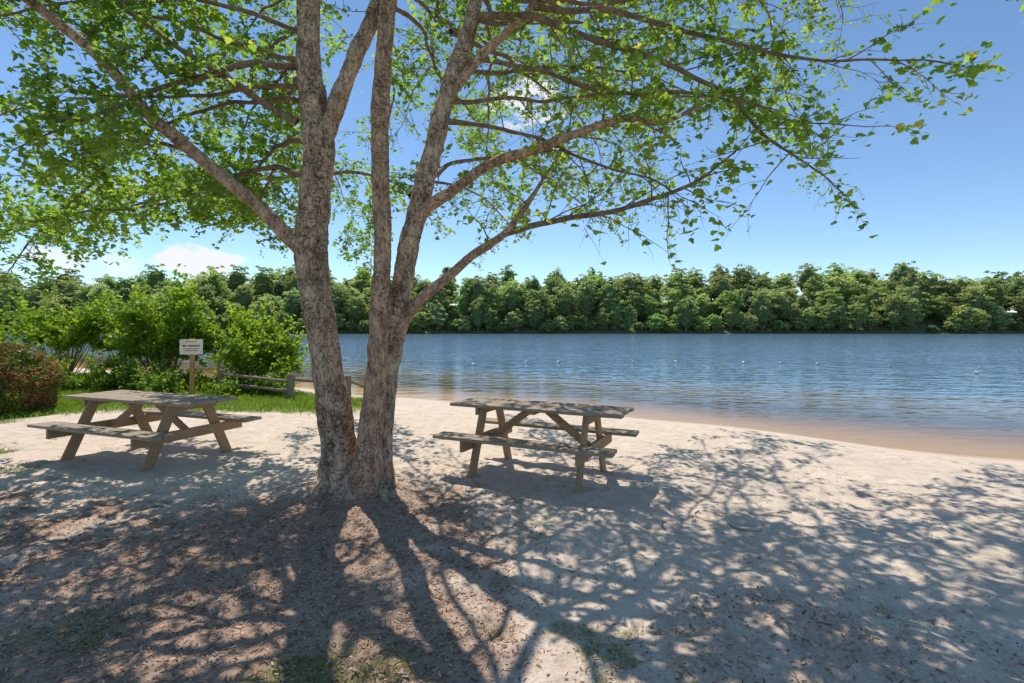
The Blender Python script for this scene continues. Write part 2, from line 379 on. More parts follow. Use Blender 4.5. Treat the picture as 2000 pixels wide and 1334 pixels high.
for i,(x0,y0,az,ln,r0) in enumerate(((-1.5,4.85,-95,.38,.11),(-1.28,4.85,-25,.5,.07),(-1.25,4.8,-62,.42,.06),(-1.72,4.85,-150,.36,.07),(-1.68,4.8,-118,.32,.06))):
    a=R(az); pts=[]; 
    for k in range(6):
        f=k/5; px=x0+math.cos(a)*ln*f; py=y0+math.sin(a)*ln*f; pts.append((px,py,fine_z(px,py)+.14*(1-f)**2.2-.02-.03*f)); a+=R(random.uniform(-12,12))
    p,r=catmull(pts,[r0*(1-.75*(k/5)) for k in range(6)],.03); g=Geo(); tube(g,p,r,16,disp=bdisp(.01,.004)); newobj('root',g.mesh('root'),[M_bark],TREE)
limbs=[
 ([(-1.93,4.88,2.30),(-2.02,4.86,2.40),(-2.18,4.85,2.52),(-2.5,4.8,2.86),(-2.96,4.7,3.25),(-3.36,4.6,3.61),(-3.69,4.5,3.99),(-4.14,4.4,4.42),(-4.9,4.3,5.1)],[.11,.088,.07,.062,.056,.051,.047,.042,.015],.5,1),
 ([(-1.12,4.93,1.52),(-1.03,4.9,1.68),(-.93,4.88,1.81),(-.69,4.85,2.03),(-.38,4.8,2.28),(-.07,4.7,2.48),(.19,4.7,2.81),(.36,4.75,3.12)],[.075,.064,.055,.048,.042,.035,.024,.01],.6,1),
 ([(-.09,4.7,2.46),(.28,4.65,2.56),(.72,4.5,2.6),(1.14,4.4,2.69),(1.5,4.3,2.8),(1.85,4.2,3.03)],[.033,.027,.023,.019,.014,.007],.15,1.1),
 ([(-.92,4.93,2.62),(-.82,4.88,2.74),(-.62,4.82,2.87),(-.29,4.8,3.07),(.18,4.6,3.22),(.58,4.5,3.32),(.97,4.4,3.41),(1.25,4.3,3.34),(1.55,4.2,3.42)],[.075,.06,.052,.046,.041,.036,.029,.02,.01],.4,1),
 ([(-.6,4.93,3.85),(-.39,4.9,4.1),(-.1,4.85,4.35),(.24,4.8,4.66),(.9,4.7,5.2)],[.05,.042,.037,.03,.012],.3,1),
 ([(-.68,4.93,3.6),(-.45,4.9,3.57),(-.19,4.8,3.5),(.23,4.7,3.35),(.81,4.5,3.05),(1.33,4.3,2.76)],[.03,.022,.019,.016,.012,.006],.3,1),
 ([(-.55,4.93,4.05),(-.35,4.9,4.17),(-.05,4.85,4.12),(.46,4.6,3.86),(1.01,4.4,3.61),(1.43,4.2,3.54),(1.8,4.0,3.38)],[.03,.025,.022,.019,.016,.011,.005],.3,1),
 ([(-.37,4.93,4.6),(.14,4.8,4.54),(.69,4.6,4.2),(1.26,4.5,3.97),(1.76,4.4,3.63),(2.1,4.2,3.2),(2.46,4.1,2.86)],[.04,.033,.028,.023,.018,.012,.005],.2,1.0),
 ([(.2,4.8,4.62),(.94,4.7,4.5),(1.61,4.6,4.27),(2.25,4.5,4.03),(2.86,4.4,3.9),(3.5,4.3,3.85)],[.03,.025,.02,.015,.01,.004],.1,1.1),
 ([(1.76,4.4,3.63),(2.2,4.5,3.55),(2.6,4.6,3.45),(3.0,4.5,3.4)],[.016,.012,.008,.003],.1,.6),
 ([(-2.05,4.88,3.57),(-2.6,4.75,3.87),(-3.0,4.7,4.15),(-3.5,4.6,4.5)],[.036,.029,.022,.01],.3,1.0),
 ([(-2.02,4.88,4.1),(-2.5,4.7,4.0),(-3.0,4.6,3.8),(-3.5,4.4,3.48),(-4.2,4.3,3.1)],[.032,.028,.022,.016,.006],.3,1.0),
 ([(-1.98,5.0,3.1),(-2.6,5.6,3.35),(-3.5,6.3,3.45),(-4.8,6.7,3.25),(-6.2,7.0,3.0)],[.036,.028,.02,.014,.006],.3,1.4),
 ([(-1.95,5.0,3.4),(-2.6,5.9,3.75),(-3.4,7.0,3.9),(-4.4,8.2,3.8),(-5.6,9.2,3.6)],[.036,.028,.02,.014,.006],.3,1.4),
 ([(-3.5,6.3,3.45),(-4.2,6.2,3.1),(-5.0,6.0,2.95),(-5.8,5.9,2.8)],[.018,.014,.01,.005],.15,1.3),
 ([(-2.96,4.7,3.25),(-3.6,4.9,3.4),(-4.3,5.2,3.4),(-5.1,5.5,3.2)],[.018,.014,.01,.005],.15,1.3),
 ([(-2.6,5.6,3.35),(-3.0,6.2,3.3),(-3.5,7.0,3.3),(-4.2,7.8,3.3)],[.018,.014,.01,.005],.1,1.3),
 ([(-3.4,7.0,3.9),(-4.6,7.0,3.7),(-5.8,7.4,3.5),(-7.0,7.6,3.3)],[.018,.014,.01,.005],.1,1.4),
 ([(-1.8,5.0,3.1),(-1.7,5.8,3.35),(-1.4,6.6,3.4),(-1.2,7.4,3.2)],[.02,.015,.01,.005],.35,1.0),
 ([(-1.0,5.0,2.9),(-.9,5.6,3.2),(-.5,6.3,3.3),(0,7.0,3.0)],[.02,.015,.01,.005],.3,1.0),
 ([(-.9,5.0,3.0),(-.5,5.8,3.5),(.1,6.8,3.8),(.8,7.8,3.7),(1.5,8.5,3.4)],[.024,.02,.015,.01,.005],.3,1.0),
]
def auto(x,y,z,az,ln,el,r0=.026):
    if x<-1.7: r0=.024
    p=Vector((x,y,z)); pts=[p.copy()]; rr=[r0]; n=int(ln/.5); a=R(az); e=R(el)
    for i in range(n):
        a+=R(random.uniform(-14,14)); e+=R(random.uniform(-10,5)) 
        p=p+Vector((math.cos(a)*math.cos(e),math.sin(a)*math.cos(e),math.sin(e)))*(ln/n)
        pts.append(p.copy()); rr.append(r0*(1-((i+1)/n)**.8*.9))
    return pts,rr
for a in [(-1.95,4.9,4.4,182,5,24),(-1.95,4.9,4.8,158,5.2,22),(-1.95,4.9,5.2,207,4.6,22),(-2,4.95,5.6,130,4.5,25),(-2,5,5.9,225,3.2,25),(-2,5,6.2,100,3.8,30),(-1.93,4.9,4.1,140,5.5,14),(-1.93,4.9,3.9,168,5.0,14),(-2,5,5.0,175,6,22),
          (-.4,4.95,4.6,38,5.2,16),(-.3,5,5.0,14,5.2,16),(-.25,5,5.4,60,4.8,18),(-.2,5,5.8,-22,4.0,18),(-.1,5,6.2,92,3.6,30),(0,5.1,6.5,30,4.5,18),(-.6,4.95,4.1,34,5.6,12),(-.65,4.95,3.8,52,5.2,11),(-.3,5,4.9,28,6.6,11),
          (-1.15,4.85,5.2,268,3.0,35),(-1.12,4.85,5.6,305,3.4,28),(-1.15,4.8,5.0,240,3.2,30),(-1.1,4.85,4.9,85,3.5,22),
          (-1.95,5,4.6,148,6.5,16),(-1.95,5,4.2,172,6.5,17),(-1.95,5,4.5,120,5,16),(-1.9,5,3.8,155,7,13),(-.1,5,5.9,22,6.4,13),(-.2,5,5.3,-8,4.8,14),(-.15,5,5.5,36,7.4,12),
          (-1.3,5,4.8,75,5.6,17),(-.6,5,4.5,65,5.6,16),(-.8,5,5.4,80,6.2,16),(-1.2,5,5.8,95,5.6,16),
          (-.3,5,4.9,70,7.4,13),(-.2,5,5.8,78,7.4,14),(-1.15,5,5.4,100,6.6,16),(-.15,5,6.0,58,7.6,14),(-1.95,5,5.6,110,6.4,15),(-.1,5,6.4,40,7.8,12),
          (-.2,5,5.9,66,8.2,16),(-.2,5,6.3,84,7.8,17),(-.15,5,6.6,50,8.2,15),(-.1,5,6.5,18,6.6,16)]:
    pts,rr=auto(*a); limbs.append((pts,rr,.2,1.0))
crown=Geo(); LC=[]
def rv():
    v=Vector((random.gauss(0,1),random.gauss(0,1),random.gauss(0,1))); return v.normalized()
def twig(p,d,ln,r,level,dens):
    n=5; pts=[p.copy()]; rr=[r]; dd=d.copy()
    for i in range(n):
        dd=(dd+rv()*.22+Vector((0,0,-.05))).normalized(); p=p+dd*ln/n; pts.append(p.copy()); rr.append(r*(1-.8*(i+1)/n))
    tube(crown,pts,rr,4 if level==0 else 3,mat=1)
    k=int(ln*.8/.033*dens)
    for i in range(k):
        f=(.2+.8*(i+random.random())/max(1,k))*n; a=int(min(f,n-1e-3)); q=pts[a].lerp(pts[a+1],f-a)
        w=rv(); w.z-=.3; LC.append((q+w*random.uniform(.02,.075))[:])
    if level==0:
        for j in range(random.choice((3,3,4,5))):
            f=random.uniform(.25,.95)*n; a=int(f); q=pts[a].lerp(pts[min(a+1,n)],f-a)
            twig(q,(dd*.7+rv()*.8).normalized(),ln*random.uniform(.35,.6),r*.5,1,dens)
for li,(pts,rr,t0,dens) in enumerate(limbs):
    g=Geo(); P2,r2=catmull(pts,rr,.06)
    P2=[p+Vector((nz(p.x*2.3,p.y*2.3,li),nz(p.y*2.3,p.z*2.3,li+9),nz(p.x*2.1,p.z*2.1,li+5)))*.05*min(1,i/6) for i,p in enumerate(P2)]
    tube(g,P2,r2,14,disp=bdisp(.004,.0015))
    newobj('limb',g.mesh('limb'),[M_barkB if rr[0]>.04 else M_twig],TREE)
    L=[0]
    for i in range(1,len(P2)): L.append(L[-1]+(P2[i]-P2[i-1]).length)
    tot=L[-1]; sp=t0*tot; i=0
    while sp<tot:
        while i<len(L)-2 and L[i+1]<sp: i+=1
        tg=(P2[i+1]-P2[i]).normalized(); tt=sp/tot
        side=rv(); side.z*=.55
        d=(tg*.55+side*.8+Vector((0,0,.05))).normalized()
        left=sstep((-1.6-P2[i].x)/1.2)
        clump=.2+.8*sstep(.42+1.5*noise.noise(P2[i]*1.2)+.15+.35*left)
        ln=random.uniform(.35,1.05)*(1-.35*tt)
        twig(P2[i].copy(),d,ln,.005+.5*r2[i]*.2,0,dens*clump*(1.0+.25*left))
        sp+=random.uniform(.075,.19)*(1-.18*left)
    twig(P2[-1].copy(),tg,.5,.005,0,dens)
LC=np.array(LC)
print('LEAVES',len(LC),'LIMBS',len(limbs))
tn=np.clip(rng.random(len(LC))*.75+.25*(np.sin(LC[:,0]*2.1)+np.sin(LC[:,1]*1.7+LC[:,2]*2.3)+1)/2,0,1)
leaves(crown,LC,.062,LEAF_MAPLE,mat=0,flat=.65,tint=tn)
newobj('crown',crown.mesh('crown'),[M_leaf,M_twig],TREE)
# ---------------------------------------------------------------- boxes
def box_bm(bm,size,mat4,bev=.004):
    r=bmesh.ops.create_cube(bm,size=1.0,matrix=mat4@Matrix.Diagonal((*size,1)))
    es=list({e for v in r['verts'] for e in v.link_edges})
    bmesh.ops.bevel(bm,geom=es,offset=bev,segments=2,affect='EDGES',profile=.6)
def boxes(name,lst,mat,parent,bev=.005,label=None):
    bm=bmesh.new()
    for size,m in lst: box_bm(bm,size,m,bev)
    me=bpy.data.meshes.new(name); bm.to_mesh(me); bm.free()
    return newobj(name,me,[mat],parent,label=label)
def T(x,y,z): return Matrix.Translation((x,y,z))
def beam(p,q,w,th,roll_axis='x'):
    p=Vector(p);q=Vector(q); d=(q-p); ln=d.length; d.normalize()
    a=Vector((1,0,0)) if roll_axis=='x' else Vector((0,1,0))
    b=d.cross(a).normalized(); a=b.cross(d).normalized()
    m=Matrix((( d.x,b.x,a.x,0),(d.y,b.y,a.y,0),(d.z,b.z,a.z,0),(0,0,0,1)))
    return (ln,w,th),Matrix.Translation((p+q)/2)@m
def picnic_table(x,y,z,ang,length,label,wf=1.0):
    top=newobj('picnic_table',None,label=label,category='picnic table',group='wooden picnic tables on the beach')
    top.location=(x,y,z); top.rotation_euler=(0,0,ang)
    L=length; j=lambda a: random.uniform(-a,a)
    pw=.138*wf; pg=.1445*wf
    boxes('table_top',[((L+j(.02),pw,.034),T(j(.008),(-2+k)*pg,.735+j(.002))@Matrix.Rotation(j(.003),4,'Z')) for k in range(5)],M_woodtop,top)
    for s in (-1,1):
        boxes('seat',[((L+j(.02),pw,.034),T(j(.008),s*.615*wf+k*.0725*wf,.43+j(.002))) for k in (-1,1)],M_woodtop,top)
    fx=L/2-.38
    for s in (-1,1):
        for k in (-1,1):
            boxes('leg',[beam((s*fx,k*.215*wf,.71),(s*fx,k*.56*wf,-.04),.12,.038)],M_wood,top)
        boxes('seat_support',[((.038,1.46*wf,.12),T(s*(fx+.0395),0,.351))],M_wood,top)
        boxes('top_support',[((.038,.66*wf,.08),T(s*(fx+.0395),0,.676))],M_wood,top)
        boxes('brace',[beam((s*(fx+.005),0,.33),(s*.10,0,.70),.08,.038,'y')],M_wood,top)
    boxes('top_cleat',[((.10,.60*wf,.034),T(0,0,.699))],M_wood,top)
picnic_table(.30,5.66,ground_z(.3,5.7),R(-26),1.96,'weathered wooden picnic table with attached benches on dappled sand',.82)
picnic_table(-4.6,6.5,ground_z(-4.6,6.4),R(-21),2.2,'grey wooden picnic table in tree shade beside grassy bank',.96)
# ---------------------------------------------------------------- fence
FENCE=newobj('split_rail_fence',None,label='low weathered split rail fence at the grassy bank',category='fence')
fp=[(-7.45,13.1),(-5.32,12.3),(-4.05,12.6)]
def rough_beam(name,p,q,r,mat,parent,segs=9):
    g=Geo(); n=10; pts=[Vector(p).lerp(Vector(q),i/n)+Vector((nz(i*.7,p[0]),nz(i*.7,9,p[1]),nz(i*.7,3)))*.012 for i in range(n+1)]
    tube(g,pts,[r*(1+.12*nz(i*.9,p[0]*3)) for i in range(n+1)],segs,disp=lambda P_,r_: .12*r*noise.noise(P_*9))
    me=g.mesh(name); bm=bmesh.new(); bm.from_mesh(me); bmesh.ops.holes_fill(bm,edges=[e for e in bm.edges if e.is_boundary],sides=64); bm.to_mesh(me); bm.free()
    return newobj(name,me,[mat],parent)
for i,(x,y) in enumerate(fp):
    z=ground_z(x,y); rough_beam('post',(x,y,z-.1),(x+.01,y,z+.62),.085,M_rail,FENCE)
    if i<2:
        x2,y2=fp[i+1]; z2=ground_z(x2,y2)
        for hh in (.24,.47):
            dx,dy=(x2-x),(y2-y); l=math.hypot(dx,dy)
            if i==1 and hh<.3: continue
            rough_beam('rail',(x+dx/l*.06,y+dy/l*.06,z+hh+.02),(x2-dx/l*.06,y2-dy/l*.06,z2+hh-(.03)),.042,M_rail,FENCE,8)
rough_beam('rail',(-4.0,12.58,ground_z(-4,12.6)+.5),(-3.6,12.85,ground_z(-3.5,12.9)+.3),.036,M_rail,FENCE,8)
# ---------------------------------------------------------------- sign
sx,sy=-7.65,12.25; sz=ground_z(sx,sy)
SIGN=newobj('beach_sign',None,label='small cream notice sign on yellow wooden post',category='sign'); SIGN.location=(sx,sy,sz); SIGN.rotation_euler=(0,0,R(14))
boxes('post',[((.095,.095,1.5),T(0,0,.65))],M_post,SIGN,.006)
boxes('sign_board',[((.49,.024,.36),T(0,-.062,1.2))],M_sign,SIGN,.004)
def lettering(rects,arrow=False):
    bm=bmesh.new()
    for x0,x1,z0,z1 in rects:
        bm.faces.new([bm.verts.new((a,-.0765,b)) for a,b in ((x0,z0),(x1,z0),(x1,z1),(x0,z1))])
    if arrow: bm.faces.new([bm.verts.new((a,-.0765,b)) for a,b in ((-.20,1.225),(-.14,1.26),(-.14,1.237),(-.08,1.237),(-.08,1.213),(-.14,1.213),(-.14,1.19))])
    me=bpy.data.meshes.new('lettering'); bm.to_mesh(me); bm.free(); newobj('lettering',me,[M_ink],SIGN)
lettering([],True)
rr_=random.Random(3)
for z0,hh,x0,x1 in ((1.315,.02,-.12,.12),(1.205,.042,-.06,.19),(1.145,.02,-.17,.17),(1.10,.02,-.13,.14)):
    x=x0; rc=[]
    while x<x1:
        w=rr_.uniform(.012,.03); rc.append((x,min(x+w,x1),z0,z0+hh)); x+=w+.009
    lettering(rc)
# ---------------------------------------------------------------- buoys
prof=[(0,-.11),(.05,-.10),(.10,-.05),(.115,0),(.10,.05),(.06,.09),(.035,.12),(.03,.17),(0,.18)]
def lathe(prof,segs=18):
    V=[];F=[]
    for r,z in prof:
        for j in range(segs):
            a=2*math.pi*j/segs; V.append((r*math.cos(a),r*math.sin(a),z))
    for i in range(len(prof)-1):
        for j in range(segs): F.append((i*segs+j,i*segs+(j+1)%segs,(i+1)*segs+(j+1)%segs,(i+1)*segs+j))
    m=bpy.data.meshes.new('buoy'); m.from_pydata(V,[],F); m.validate(); return m
bme=lathe(prof); bme.materials.append(M_buoy); bme.polygons.foreach_set('use_smooth',[True]*len(bme.polygons))
band=lathe([(.1165,-.016),(.121,-.01),(.121,.01),(.1165,.016)]); band.materials.append(M_band)
for X,Y in ((-2.14,27.8),(.81,29.9),(2.69,29.9),(7.01,29.9),(9.7,30.3),(13.3,29.4),(15.2,29.0),(16.8,28.2),(19.4,26.3),(20.6,22.7)):
    o=newobj('swim_buoy',bme,(),label='white swimming area buoy floating on the lake',category='buoy',group='swim area buoys on the lake'); o.location=(X,Y,-.365); o.rotation_euler=(random.uniform(-.9,.9),random.uniform(-.9,.9),0); o.scale=(.95,.85,.65)
    newobj('band',band,(),o)
# ---------------------------------------------------------------- bushes
def bush(name,label,cat,x,y,rx,ry,z0,z1,n,leafsize,mat,stems=True,spiky=.25,group=None,nclump=26,compact=False):
    top=newobj(name,None,label=label,category=cat,group=group); gz=ground_z(x,y); top.location=(x,y,gz)
    g=Geo(); cz=(z0+z1)/2; rz=(z1-z0)/2; sg=Geo()
    C=[]; per=n//nclump
    if compact:
        p=rng.normal(size=(n,3)); p/=np.linalg.norm(p,axis=1)[:,None]
        k=np.array([1+.16*nz(q[0]*2.3,q[1]*2.3,q[2]*2.3)+.05*nz(q[0]*7,q[1]*7,q[2]*7) for q in p])
        sc=(k*(1-.22*rng.random(n)**1.5))[:,None]
        C.append(np.array([0,0,cz])+p*sc*np.array([rx,ry,rz])); nclump=0
        for i in range(14):
            e=Vector((rng.normal()*rx*.35,rng.normal()*ry*.35,z1*.75)); pp,r_=catmull([Vector((0,0,-.05)),e*.5,e],[.025,.018,.008],.15); tube(sg,pp,r_,6)
    for i in range(nclump):
        d=rng.normal(size=3); d/=np.linalg.norm(d); d[2]=d[2]*.9+.15
        rad=.45+.5*rng.random()
        c=np.array([d[0]*rx*rad,d[1]*ry*rad,cz+d[2]*rz*rad])
        cr=(.2+.2*rng.random())*min(rx,rz*1.3)
        pts=rng.normal(size=(per,3)); pts/=np.linalg.norm(pts,axis=1)[:,None]
        pts=c+pts*cr*(rng.random((per,1))**.45)*np.array([1.2,1.2,.65])
        C.append(pts)
        if spiky>0:
            for s in range(3):
                dd=rng.normal(size=3)*.5+d+np.array([0,0,.5]); dd/=np.linalg.norm(dd); L=spiky*(1+rng.random())*1.3
                tt=rng.random((12,1)); C.append(c+dd*(cr*.7+tt*L)+rng.normal(size=(12,3))*.03)
        if stems:
            b=Vector((rng.normal()*.12,rng.normal()*.12,-.05)); e=Vector(c); m_=b.lerp(e,.5)+Vector((0,0,-.08*(e.z)))+Vector((rng.normal()*.05,rng.normal()*.05,0))
            pp,r_=catmull([b,m_,e],[.018,.011,.005],.15); tube(sg,pp,r_,6)
    C=np.concatenate(C); C=C[C[:,2]>.03]
    leaves(g,C,leafsize,LEAF_OVAL,flat=.8)
    newobj('foliage',g.mesh(name),[mat],top)
    if stems: newobj('stem',sg.mesh('stem'),[M_twig],top)
    return top
SL='bright green multi-stemmed shrub on the lake bank'
SG='shrubs along the lake bank'
bush('bank_shrub',SL,'shrub',-13.3,15.2,1.4,1.2,.85,2.3,4600,.125,M_shrub,group=SG,nclump=30)
bush('bank_shrub',SL,'shrub',-11.7,15.6,.9,.9,.75,2.1,2800,.125,M_shrub,group=SG,nclump=20)
bush('bank_shrub','tall bright green multi-stemmed shrub behind the sign','shrub',-9.95,14.6,1.25,1.1,.45,2.7,7600,.12,M_shrub,group=SG,nclump=44)
bush('bank_shrub',SL,'shrub',-8.2,15.2,.95,.9,.45,2.1,4200,.12,M_shrub,group=SG,nclump=32)
bush('bank_shrub',SL,'shrub',-6.95,14.3,.85,.8,.15,1.9,4500,.11,M_shrub,group=SG,nclump=34)
bush('bank_shrub',SL,'shrub',-6.35,14.0,.5,.5,.1,1.3,1800,.10,M_shrub,group=SG,nclump=16)
bush('bank_shrub',SL,'shrub',-14.6,13.8,1.1,1.0,.3,1.7,3500,.13,M_shrub,group=SG)
LL='low rounded green bush in bank grass'; LG='low bushes on the bank'
for x,y,rx,z1,n in ((-10.6,13.3,.85,.8,3000),(-9.4,12.9,.5,.6,1700),(-8.45,12.2,.5,.52,2600),(-11.9,12.9,.8,.7,2600),(-6.5,13.4,.5,.4,1300),(-9.0,13.6,.6,.6,1800),(-12.9,12.2,.9,.5,2200),(-7.7,13.9,.5,.5,1400),(-7.0,12.6,.35,.26,900),(-6.0,12.9,.4,.36,1000)):
    bush('low_bush',LL,'bush',x,y,rx,rx*.85,-.15,z1,n,.075,M_low,stems=False,spiky=.12,group=LG,nclump=18)
bush('red_leaf_bush','dense clipped dark green bush with reddish leaves','bush',-10.05,9.8,1.08,1.05,-.45,1.36,24000,.058,M_red,stems=True,spiky=.05,compact=True)
# ---------------------------------------------------------------- grass & litter
def scatter(n,box,dens,h,w,mat,name,label,kind='stuff',lean=.5):
    g=Geo(); V=[];T_=[]
    tries=0
    while len(T_)<n and tries<n*14:
        tries+=1
        x=random.uniform(box[0],box[1]); y=random.uniform(box[2],box[3])
        d=dens(x,y)
        if random.random()>d: continue
        z=fine_z(x,y)-.004; a=random.uniform(0,math.tau); hh=h*random.uniform(.5,1.3)*(.5+.5*d); ww=w*random.uniform(.7,1.3)
        dx,dy=math.cos(a)*ww,math.sin(a)*ww; lx,ly=random.gauss(0,lean)*hh,random.gauss(0,lean)*hh
        V+=[(x-dx,y-dy,z),(x+dx,y+dy,z),(x+dx*.7+lx*.45,y+dy*.7+ly*.45,z+hh*.6),(x+lx,y+ly,z+hh)]; T_.append(random.random())
    k=len(T_); print(name,k)
    g.add(V,np.arange(4*k),[4]*k,tint=T_)
    newobj(name,g.mesh(name),[mat],label=label,category='grass',kind=kind)
scatter(13000,(-3.6,3.2,2.1,3.6),lambda x,y:max(0,grass(x,y)-.08),.026,.0016,M_grass,'thin_grass','sparse short grass in shaded sand')
scatter(3500,(-9,-4.5,5,8),lambda x,y:max(0,grass(x,y)-.1),.05,.003,M_grass,'shade_grass','thin grass patch beside the picnic table')
scatter(38000,(-15.5,-2.8,9.3,16.5),lambda x,y:grass(x,y)*(1 if y<13 else .7),.10,.007,M_low,'bank_grass','bright green grass on the lake bank')
scatter(6500,(-14,-8.0,13.0,15.5),lambda x,y:.8,.34,.012,M_shrub,'tall_weeds','tall green weeds under the shrubs',lean=.3)
scatter(5000,(-12,-8.6,7.0,12),lambda x,y:grass(x,y),.09,.006,M_low,'side_grass','green grass around the red-leaf bush')
g=Geo(); V=[];T_=[]
cnt=0
while cnt<34000:
    x=random.uniform(-5.5,4.2); y=random.uniform(2.1,6.2)
    m=mulch(x,y)
    if random.random()>m**1.3*.95+.03: continue
    z=fine_z(x,y)+random.uniform(.001,.006); a=random.uniform(0,math.tau); l=random.uniform(.004,.016)*(1.9 if random.random()<.07 else 1); w=random.uniform(.0012,.0045)
    c,s=math.cos(a),math.sin(a); tl=random.uniform(-.3,.3)*l
    V+=[(x-c*l-s*w,y-s*l+c*w,z-tl),(x-c*l+s*w,y-s*l-c*w,z-tl+.002),(x+c*l+s*w,y+s*l-c*w,z+tl+.002),(x+c*l-s*w,y+s*l+c*w,z+tl)]; T_.append(random.random()); cnt+=1
g.add(V,np.arange(4*cnt),[4]*cnt,tint=T_); newobj('wood_mulch',g.mesh('wood_mulch'),[M_chip],label='brown bark mulch and dry leaf litter',category='mulch',kind='stuff')
for i in range(12):
    x=random.uniform(-4,2.5); y=random.uniform(2.6,7); a=random.uniform(0,math.tau); l=random.uniform(.10,.32)
    g=Geo(); pts=[Vector((x+math.cos(a+.3*k)*l*k/4,y+math.sin(a+.3*k)*l*k/4,0)) for k in range(5)]
    for p in pts: p.z=fine_z(p.x,p.y)+.004
    tube(g,pts,[.005,.005,.004,.003,.002],6); newobj('fallen_stick',g.mesh('stick'),[M_twig],label='thin brown fallen stick lying on sand',category='stick',group='fallen sticks on the sand')
# ---------------------------------------------------------------- far wood
def far_tree(seed,h,rad,conifer=False):
    global rng
    rng=np.random.default_rng(seed); g=Geo()
    tube(g,[Vector((0,0,-1)),Vector((.1,0,h*.3)),Vector((0,.1,h*.8))],[.35,.28,.08],7,mat=1)
    if conifer:
        C=[]
        for i in range(46):
            f=.22+.78*i/46; zz=h*f; rr=rad*(1-f)**.55*1.1+.6
            for k in range(5):
                a=rng.random()*6.28; L=rr*(.5+.7*rng.random()); n=18; tt=rng.random(n)**.6
                C.append(np.stack([np.cos(a)*L*tt,np.sin(a)*L*tt,zz-.25*L*tt+.3*tt**2],1)+rng.normal(size=(n,3))*.4)
        C=np.concatenate(C); leaves(g,C,.6,LEAF_QUAD,flat=.7)
        corez,crr,crz=h*.5,rad*.3,h*.34
    else:
        C=[]; B=[]; TT=[]
        lean=rng.normal(size=2)*.12
        for i in range(110):
            d=rng.normal(size=3); d/=np.linalg.norm(d); 
            rad_=.45+.62*rng.random()
            taper=1-.35*max(0,d[2])*(1 if seed%2 else .3)
            c=np.array([d[0]*rad*rad_*.85*taper+lean[0]*d[2]*rad,d[1]*rad*rad_*.85*taper+lean[1]*d[2]*rad,h*.52+d[2]*h*.43*rad_]); 
            if c[2]<h*.10: c[2]=h*.10+rng.random()*2
            cr=rad*(.08+.15*rng.random()); per=48
            p=rng.normal(size=(per,3)); p/=np.linalg.norm(p,axis=1)[:,None]; p[:,2]=np.abs(p[:,2])*1.0-.4
            C.append(c+p*cr*(.6+.9*rng.random((per,1)))); B.append(p*np.array([.3,.3,.7])); TT.append(np.clip(rng.random(per)*.6+rng.random()*.4,0,1))
        C=np.concatenate(C); B=np.concatenate(B); TT=np.concatenate(TT)
        leaves(g,C,.40,LEAF_QUAD,flat=.6,bias=B,tint=TT)
        corez,crr,crz=h*.48,rad*.5,h*.33
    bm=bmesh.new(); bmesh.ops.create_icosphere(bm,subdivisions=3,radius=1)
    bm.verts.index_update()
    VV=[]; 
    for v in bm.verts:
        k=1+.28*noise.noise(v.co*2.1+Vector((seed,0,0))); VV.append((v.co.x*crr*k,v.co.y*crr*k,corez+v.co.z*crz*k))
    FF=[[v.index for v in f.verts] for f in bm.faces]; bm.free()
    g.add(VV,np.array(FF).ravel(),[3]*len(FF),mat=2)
    m=g.mesh('far_tree'); 
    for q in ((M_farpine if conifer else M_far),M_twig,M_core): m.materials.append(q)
    return m
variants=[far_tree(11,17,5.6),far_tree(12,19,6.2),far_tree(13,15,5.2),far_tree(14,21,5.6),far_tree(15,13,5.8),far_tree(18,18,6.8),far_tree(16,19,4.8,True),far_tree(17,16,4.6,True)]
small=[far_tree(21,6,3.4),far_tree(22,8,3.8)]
cnt=0
rows=[(-1.2,-232,232,6.2,0),(6,-235,235,8.6,1),(17,-240,240,9.0,2),(31,-250,250,9.2,3),(46,-262,262,10.6,4)]
for dy,x0,x1,sp,k in rows:
    x=x0+random.uniform(0,3)
    while x<x1 and cnt<300:
        yf=shore_far(x); y=yf+dy+random.uniform(-1,3)*(1 if k else .5)
        if k==0: v=random.choice(small+small+variants[:3]+[variants[4]]); s=random.uniform(.55,.95)
        else:
            v=random.choices(variants,[4,4,4,3,3,4,.35 if k>2 else .1,.6])[0]; s=random.uniform(.72,1.12)
        con=v in variants[6:]
        o=newobj('far_tree',v,(),label=('dark green conifer in the wooded far shore' if con else 'leafy green tree on the wooded far shore'),category='tree',group='trees on the far shore of the lake')
        o.location=(x,y,max(-.6,ground_z(x,y))-.5); o.rotation_euler=(0,0,random.uniform(0,6.28)); o.scale=(s*random.uniform(.95,1.4),s*random.uniform(.95,1.3),s)
        cnt+=1; x+=sp*random.uniform(.6,1.4)
print('FAR',cnt)
# ---------------------------------------------------------------- light, sky, camera
SUN_EL=R(60); hx,hy=-.37,.93
w=bpy.data.worlds.new('World'); scene.world=w; w.use_nodes=True; nt=w.node_tree; nt.nodes.clear()
def N(t,**k):
    x=nt.nodes.new(t)
    for a,b in k.items(): setattr(x,a,b)
    return x
out=N('ShaderNodeOutputWorld'); bg=N('ShaderNodeBackground'); sky=N('ShaderNodeTexSky',sky_type='NISHITA'); sky.sun_disc=False
sky.sun_elevation=SUN_EL; sky.sun_rotation=math.atan2(hx,hy)%(2*math.pi); sky.air_density=.95; sky.dust_density=0.0; sky.ozone_density=2.0; sky.altitude=2000
hs=N('ShaderNodeHueSaturation'); hs.inputs['Saturation'].default_value=1.05; hs.inputs['Hue'].default_value=.495; hs.inputs['Value'].default_value=1.12; nt.links.new(sky.outputs[0],hs.inputs['Color'])
tc=N('ShaderNodeTexCoord'); 
